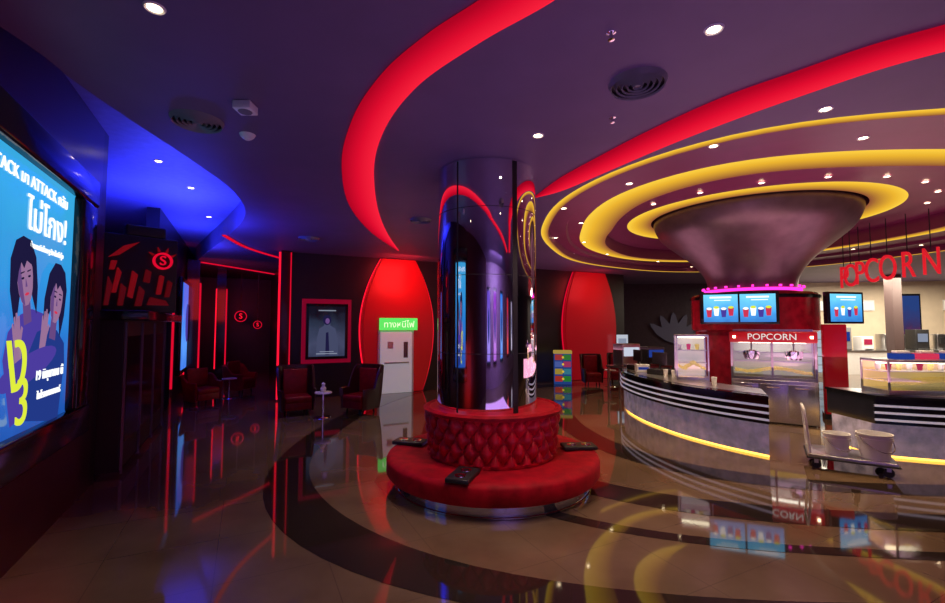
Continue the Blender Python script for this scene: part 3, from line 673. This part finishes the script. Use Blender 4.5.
def menu(loc,rz,w,h,lb,n=2):
    t=thing('menu_screen',lb,'menu board',loc,rz=rz,group='menu screens')
    box('screen_housing',(0,0,0),(w,.12,h),M_black,bevel=.015,parent=t)
    pw=(w-.1)/n
    for k in range(n):
        cx=-w/2+.05+pw*(k+.5)
        box('display',(cx,-.065,0),(pw-.04,.01,h-.1),gradmat('menu_blue',[(0,(.02,.08,.4)),(.6,(.06,.35,.8)),(1,(.15,.6,.9))],1.2,'Z',-h/2,h/2,.4,5),parent=t)
        for q in range(4):
            x=cx-pw*.32+q*pw*.2; zz=-h*.14+.03*(q%2)
            pic('cup_print',[(x-.04,zz-.1),(x+.04,zz-.1),(x+.06,zz+.08),(x-.06,zz+.08)],-.075,[M_pred,M_txtw,M_ppurple,M_pred][q],t)
            pic('popcorn_print',ell(x,zz+.09,.055,.03,12),-.077,M_pyel if q%2 else M_txtw,t)
        boxes('price_line',[(cx,-.074,h*.34,pw*.6,.004,.04),(cx+pw*.05,-.074,h*.25,pw*.45,.004,.02)],M_txtw,parent=t)
menu((5.97,10.1,2.50),rz_face+12,1.55,.72,'wide blue menu screen with cups and popcorn pictures',2)
menu((8.62,10.45,2.52),rz_face+45,1.05,.74,'angled blue menu screen with cups and popcorn pictures',1)

pm=thing('popcorn_machine','stainless popcorn machine with glass case and red lit sign','popcorn machine',(6.68,10.1,0),rz=rz_face)
W=1.56
box('base_cabinet',(0,0,.48),(W,.7,.9),M_steel,bevel=.015,parent=pm)
for x in (-.5,0,.5):
    d=box('cabinet_door',(x,-.36,.5),(.46,.02,.7),M_steel,bevel=.006,parent=pm); tube('handle',[[(x-.12,-.39,.78),(x+.12,-.39,.78)]],.012,M_chrome,parent=d)
box('plinth',(0,0,.015),(W-.1,.6,.03),M_blackm,parent=pm)
boxes('case_frame',[(sx*(W/2-.02),sy*.32,1.33,.04,.04,.82) for sx in(-1,0,1) for sy in(-1,1)]+[(0,-.32,.96,W,.05,.06),(0,.32,.96,W,.05,.06)],M_steel,parent=pm)
box('case_back',(0,.31,1.35),(W-.05,.02,.75),mat('case_steel_panel',(.6,.6,.6),.4,emit=(.6,.56,.5),es=.3),parent=pm)
boxes('case_shelf',[(0,.22,1.5,W-.1,.16,.02),(0,.2,1.3,W-.1,.16,.02)],M_steel,parent=pm)
box('glass_front',(0,-.33,1.35),(W-.1,.008,.74),M_glass,parent=pm)
def heap(name,w,d,h,m,loc,par):
    V=[];F=[];NX=30;NY=12
    for i in range(NX+1):
        for j in range(NY+1):
            u,v=i/NX*2-1,j/NY*2-1
            z=h*(.55+.3*math.sin(u*4+1)*.5+.1*random.random())*(1-.25*v*v)
            V.append((loc[0]+u*w/2,loc[1]+v*d/2,loc[2]+z))
    for i in range(NX):
        for j in range(NY): F.append((i*(NY+1)+j,(i+1)*(NY+1)+j,(i+1)*(NY+1)+j+1,i*(NY+1)+j+1))
    return mesh(name,V,F,m,parent=par)
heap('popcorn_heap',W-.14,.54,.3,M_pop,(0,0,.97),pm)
for kx2 in (-.38,.4):
    lathe('kettle',[(.001,1.38),(.14,1.36),(.17,1.45),(.17,1.55),(.001,1.58)],M_chrome,N=24,c=(kx2,-.05),parent=pm)
    tube('kettle_arm',[[(kx2,-.05,1.55),(kx2,-.05,1.74)]],.02,M_steel,parent=pm)
box('hood',(0,0,1.86),(W+.04,.76,.24),mat('sign_red_body',(.35,.01,.015),.3,emit=(.4,.004,.01),es=.3),bevel=.03,parent=pm)
box('hood_top',(0,.05,2.0),(W-.1,.6,.05),M_steel,parent=pm)
text('sign_lettering','POPCORN',.19,emis('sign_text_soft',(.9,.85,.8),.9),(0,-.39,1.86),pm,ext=.01)
boxes('sign_lamp',[(-.7,-.385,1.86,.05,.02,.05),(.7,-.385,1.86,.05,.02,.05)],M_warm,parent=pm)
box('case_lamp',(0,.1,1.73),(W-.3,.1,.02),emis('warm_tube',(1,.85,.65),6),parent=pm)

# ------------------------------------------------------------ counters
def norm2(v): l=math.hypot(*v); return (v[0]/l,v[1]/l)
def counter(front,lb,centre,depth=.85,n0=None,n1=None):
    F_=[(p.x,p.y) for p in cr([(x,y,0) for x,y in front],8)]
    cx=sum(p[0] for p in F_)/len(F_); cy=sum(p[1] for p in F_)/len(F_)
    root=bpy.data.objects.new('serving_counter',None); root.location=(cx,cy,0); link(root,label=lb,cat='counter')
    L=[];N_=len(F_)
    for i,p in enumerate(F_):
        a=F_[max(0,i-1)];b=F_[min(N_-1,i+1)]; d=norm2((b[0]-a[0],b[1]-a[1])); nn=(-d[1],d[0])
        if (centre[0]-p[0])*nn[0]+(centre[1]-p[1])*nn[1]<0: nn=(-nn[0],-nn[1])
        for tgt,k in ((n0,i),(n1,N_-1-i)):
            if tgt and k<10:
                w=1-k/10; nn=(nn[0]*(1-w)+tgt[0]*w,nn[1]*(1-w)+tgt[1]*w)
        L.append((p[0]-cx,p[1]-cy,nn))
    def off(o): return [(x+n_[0]*o,y+n_[1]*o) for x,y,n_ in L]
    strip('onyx_base',off(.08),off(depth-.1),.04,.54,M_onyx,parent=root)
    strip('kick_light',off(.12),off(depth-.16),.0,.04,emis('kick_yellow',(1,.46,.06),4.5),parent=root)
    strip('black_front',off(.0),off(depth),.54,.95,M_black,parent=root)
    for z in (.59,.70,.81): strip('pale_stripe',off(-.012),off(.02),z,z+.035,M_stripe,parent=root)
    strip('worktop',off(-.04),off(depth+.04),.95,.99,M_black,parent=root)
    strip('steel_inlay',off(.15),off(depth-.05),.99,.995,M_steel,parent=root)
    return root
counter([(3.95,12.1),(3.72,11.2),(3.68,10.0),(3.88,8.8),(4.25,7.9),(4.70,7.22)],'curved black counter with pale stripes and lit onyx base',(7.75,12),.9,n1=(.47,.95))
counter([(6.45,7.3),(7.3,6.95),(8.3,6.75),(9.4,6.8)],'black striped counter with onyx base beside the trolley',(7.75,12),1.0,n0=(.02,1.0))

def display(loc,rz,w,d,h,lb,lit,bread=True):
    t=thing('glass_display_case',lb,'display case',loc,rz=rz)
    box('case_base',(0,0,.04),(w,d,.08),M_steel,bevel=.005,parent=t)
    boxes('case_frame',[(sx*(w/2-.012),sy*(d/2-.012),h/2+.04,.024,.024,h-.08) for sx in(-1,1) for sy in(-1,1)],M_steel,parent=t)
    box('case_top',(0,0,h-.01),(w,d,.04),M_steel,bevel=.005,parent=t)
    for z in (h*.38,h*.66): box('shelf',(0,.06,z),(w-.05,d-.2,.012),M_white,parent=t)
    box('back_panel',(0,d/2-.02,h/2+.02),(w-.05,.01,h-.1),mat('case_back'+lb[:4],(.7,.6,.4),.4,emit=lit,es=.4),parent=t)
    box('glass_front',(0,-d/2+.005,h/2+.03),(w-.04,.006,h-.12),M_glass,parent=t)
    box('case_lamp',(0,0,h-.05),(w-.1,.05,.02),emis('case_tube',(1,.8,.5),6),parent=t)
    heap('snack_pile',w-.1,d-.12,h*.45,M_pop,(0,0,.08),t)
    for i in range(int(w/.16)):
        x=-w/2+.1+i*.16
        lathe('snack_cup',[(.001,h*.66+.01),(.03,h*.66+.01),(.045,h*.66+.12),(.001,h*.66+.13)],[M_white,M_pred,M_pop][i%3],N=12,c=(x,.05),parent=t)
display((4.52,9.35,.995),rz_face+12,.6,.5,.92,'tall glass display case with lit shelves on the counter',(.6,.65,.7))
display((7.55,7.45,.995),-6,1.75,.6,.55,'long warm lit glass case filled with popcorn',(.9,.6,.2))
for k,(x,m1) in enumerate(((7.1,M_pnavy),(7.5,M_pred),(7.9,M_pnavy))):
    b=thing('snack_basket','small coloured plastic basket on top of the glass case','basket',(x,7.5,1.557),rz=-6,group='baskets on the glass case')
    box('basket_body',(0,0,.045),(.28,.2,.09),m1,bevel=.01,parent=b); box('snack_pack',(0,0,.11),(.2,.12,.05),M_white,bevel=.01,parent=b)

def register(loc,rz):
    t=thing('cash_register','black cash register with tilted screen on the counter','cash register',loc,rz=rz,group='counter registers')
    box('drawer',(0,0,.06),(.4,.4,.12),M_blackm,bevel=.01,parent=t); tube('neck',[[(0,0,.12),(0,.04,.26)]],.03,M_blackm,parent=t)
    s=box('screen',(0,0,.36),(.38,.04,.28),M_blackm,bevel=.01,parent=t); box('display',(0,.022,.36),(.34,.004,.24),emis('reg_blue',(.15,.3,.6),.8),parent=t)
register((4.3,10.4,.995),-60); register((4.2,11.5,.995),-80)
cup0=thing('paper_cup','white paper cup on the counter','cup',(4.35,9.8,.995),group='paper cups on the counter')
lathe('cup_wall',[(.001,.0),(.035,0),(.05,.14),(.046,.14)],M_white,N=18,parent=cup0); lathe('lid',[(.052,.14),(.05,.155),(.001,.16)],M_white,N=18,parent=cup0)
for x,y in [(4.22,9.9),(4.5,8.45)]: copytree(cup0,(x,y,.995))
tn=thing('tissue_box','small white box standing on the counter','box',(4.1,10.95,.995)); box('carton',(0,0,.09),(.3,.2,.18),M_white,bevel=.01,parent=tn); box('label_band',(0,-.101,.09),(.25,.004,.06),M_pnavy,parent=tn)

wb=thing('steel_workbench','stainless work bench behind the curved counter','workbench',(5.0,13.6,0),rz=15)
box('bench_top',(0,0,.9),(1.8,.7,.05),M_steel,parent=wb)
boxes('bench_leg',[(sx*.85,sy*.3,.44,.05,.05,.88) for sx in(-1,1) for sy in(-1,1)],M_steel,parent=wb)
for x,h,mm,pmn in ((-.42,.65,M_steel,emis('disp',(.7,.75,.9),.8)),(.42,.55,M_blackm,M_pnavy)):
    dd_=thing('drinks_dispenser','boxy drinks dispenser with lit front panel on the work bench','drinks dispenser',(5.0+x*.966,13.6+x*.259,.925),rz=15)
    box('dispenser_body',(0,0,h/2),(.6,.5,h),mm,bevel=.02,parent=dd_); box('dispenser_panel',(0,-.26,h*.65),(.5,.02,h*.4),pmn,parent=dd_); box('drip_tray',(0,-.28,.04),(.5,.1,.04),M_steel,parent=dd_)

# ------------------------------------------------------------ hanging letters
for k,ch in enumerate('POPCORN'):
    f=k/6; x=9.62-.28*f-.25*math.sin(math.pi*f); y=11.6-2.5*f
    t=thing('hanging_letter','narrow red block letter %s hanging from a thin rod'%ch,'sign letter',(x,y,3.32+.07*f),rz=-64,group='hanging POPCORN letters')
    text('letter_body',ch,.80,mat('letter_red',(.6,.01,.02),.4,emit=(.7,.012,.025),es=.65),(0,0,0),t,ext=.03,sx=.5)
    tube('hanging_rod',[[(0,0,.25),(0,0,4.5-3.32-.07*f)]],.01,M_blackm,parent=t)

# ------------------------------------------------------------ trolley with buckets
tr=thing('platform_trolley','steel platform trolley with tubular push handle','trolley',(5.58,6.8,0),rz=-33)
box('platform',(0,0,.19),(1.0,.70,.05),M_steel,bevel=.01,parent=tr)
box('bumper',(0,0,.165),(1.04,.74,.025),M_blackm,bevel=.008,parent=tr)
hx=-.47
tube('push_handle',[cr([(hx,-.3,.2),(hx-.03,-.3,.6),(hx-.05,-.28,.8),(hx-.06,-.2,.86),(hx-.06,.2,.86),(hx-.05,.28,.8),(hx-.03,.3,.6),(hx,.3,.2)],6)],.02,M_white,parent=tr)
tube('cross_bar',[[(hx-.02,-.3,.5),(hx-.02,.3,.5)]],.014,M_white,parent=tr)
for sx in(-1,1):
    for sy in(-1,1):
        o=lathe('caster_wheel',[(.001,-.02),(.055,-.02),(.065,0),(.055,.02),(.001,.02)],M_blackm,N=20,parent=tr); o.rotation_euler=(R(90),0,0); o.location=(sx*.4,sy*.28,.065)
        box('caster_fork',(sx*.4,sy*.28,.12),(.05,.06,.07),M_steel,parent=tr)
def bucket(x,y,lb,s=1,h=.36):
    t=thing('bucket',lb,'bucket',(x,y,.216),group='white buckets on the trolley')
    lathe('bucket_wall',[(.001,0),(.17*s,0),(.2*s,h-.03),(.215*s,h-.025),(.215*s,h),(.195*s,h),(.16*s,.02),(.001,.02)],M_white,N=40,parent=t)
    lathe('rim_band',[(.19*s,h-.09),(.212*s,h-.09),(.214*s,h-.06),(.19*s,h-.06)],M_white,N=40,parent=t)
    tube('bail_handle',[[(.21*s*math.cos(R(a)),-.215*s*abs(math.sin(R(a)))-.01,h-.06-.17*abs(math.sin(R(a)))) for a in range(0,181,15)]],.006,M_chrome,parent=t)
bucket(5.40,6.78,'round white plastic bucket on the trolley',.8,.3); bucket(5.76,6.55,'larger round white plastic bucket on the trolley',.98,.35)

# ------------------------------------------------------------ lights
for x,y in Lp: light('SPOT','downlight_beam',(x,y,ZC-.05),150,(1,.80,.66),.04,spot=80)
for i in range(7):
    a=R(200+i*26); r=5.3
    light('SPOT','downlight_beam',(C3[0]-.3+r*math.cos(a),C3[1]-.5+r*math.sin(a),4.35),170,(1,.68,.36),.04,spot=90)
for x,y in ((5.3,9.8),(6.4,8.4),(4.4,11.6),(5.6,7.0),(8.0,7.6),(4.3,8.4)): light('SPOT','downlight_beam',(x,y,4.35),120,(1,.80,.55),.05,spot=90)
for x,y in ((-3.4,10.4),(1.6,13.5),(4.6,15.2)): light('SPOT','downlight_beam',(x,y,ZC-.05),70,(1,.75,.7),.05,spot=90)
light('AREA','violet_fill',(1.6,3.0,.4),38,(.66,.34,1),3.5,rot=(180,0,0))  # added violet fill that brightens the ceiling from below; no such fixture
light('AREA','violet_fill',(-1.5,8.5,.4),14,(.5,.25,1),4,rot=(180,0,0))
light('AREA','rose_fill',(5.0,8.0,1.2),85,(1,.42,.6),4.5,rot=(180,0,0))  # added rose fill to light the stepped ceiling rings; no such fixture
light('AREA','rose_fill',(9.0,9.5,1.4),85,(1,.42,.6),4.5,rot=(180,0,0))
light('AREA','rose_fill',(4.5,14.0,1.4),50,(1,.42,.6),3,rot=(180,0,0))
light('AREA','blue_cove_lamp',(-5.9,8.7,3.5),200,(.035,.05,1),1.4,rot=(180,0,0))
light('AREA','blue_cove_lamp',(-7.4,11.6,3.6),80,(.04,.06,1),1.2,rot=(180,0,0))
light('AREA','entrance_fill',(3,-1.2,3.9),200,(.62,.45,1),4,rot=(60,0,180),sy=1)  # unseen fill added to brighten the wall behind for the pillar to mirror
light('SPOT','bench_beam',(.6,4.2,ZC-.05),130,(1,.7,.6),.05,rot=(22,0,0),spot=70)
def wash(s,off,z,e,c,size=1.4):
    x,y=BW(s,off); light('AREA','red_wash',(x,y,z),e,c,size,rot=(78,0,RB))
wash(-2.7,1.2,3.7,30,(1,.04,.04),1.0); wash(5.2,1.2,3.6,16,(1,.04,.05),1.0); wash(-8.2,-2,3.0,30,(1,.03,.03))
light('AREA','red_wash',(-2.4,2.6,.9),22,(1,.02,.02),1.5,rot=(90,0,RL))
light('AREA','shop_ceiling_light',(18,18,4.1),950,(1,.86,.66),6,sy=4)

w=bpy.data.worlds.new('world'); scn.world=w; w.use_nodes=True
w.node_tree.nodes['Background'].inputs[0].default_value=(.02,.012,.03,1); w.node_tree.nodes['Background'].inputs[1].default_value=.3

cd=bpy.data.cameras.new('camera');c=bpy.data.objects.new('camera',cd);col.objects.link(c)
c.location=(0,0,2.1); cd.sensor_width=36; cd.lens=450/945*36; cd.clip_start=.05
c.rotation_euler=(math.pi/2+math.atan(24.5/450),0,0)
scn.camera=c
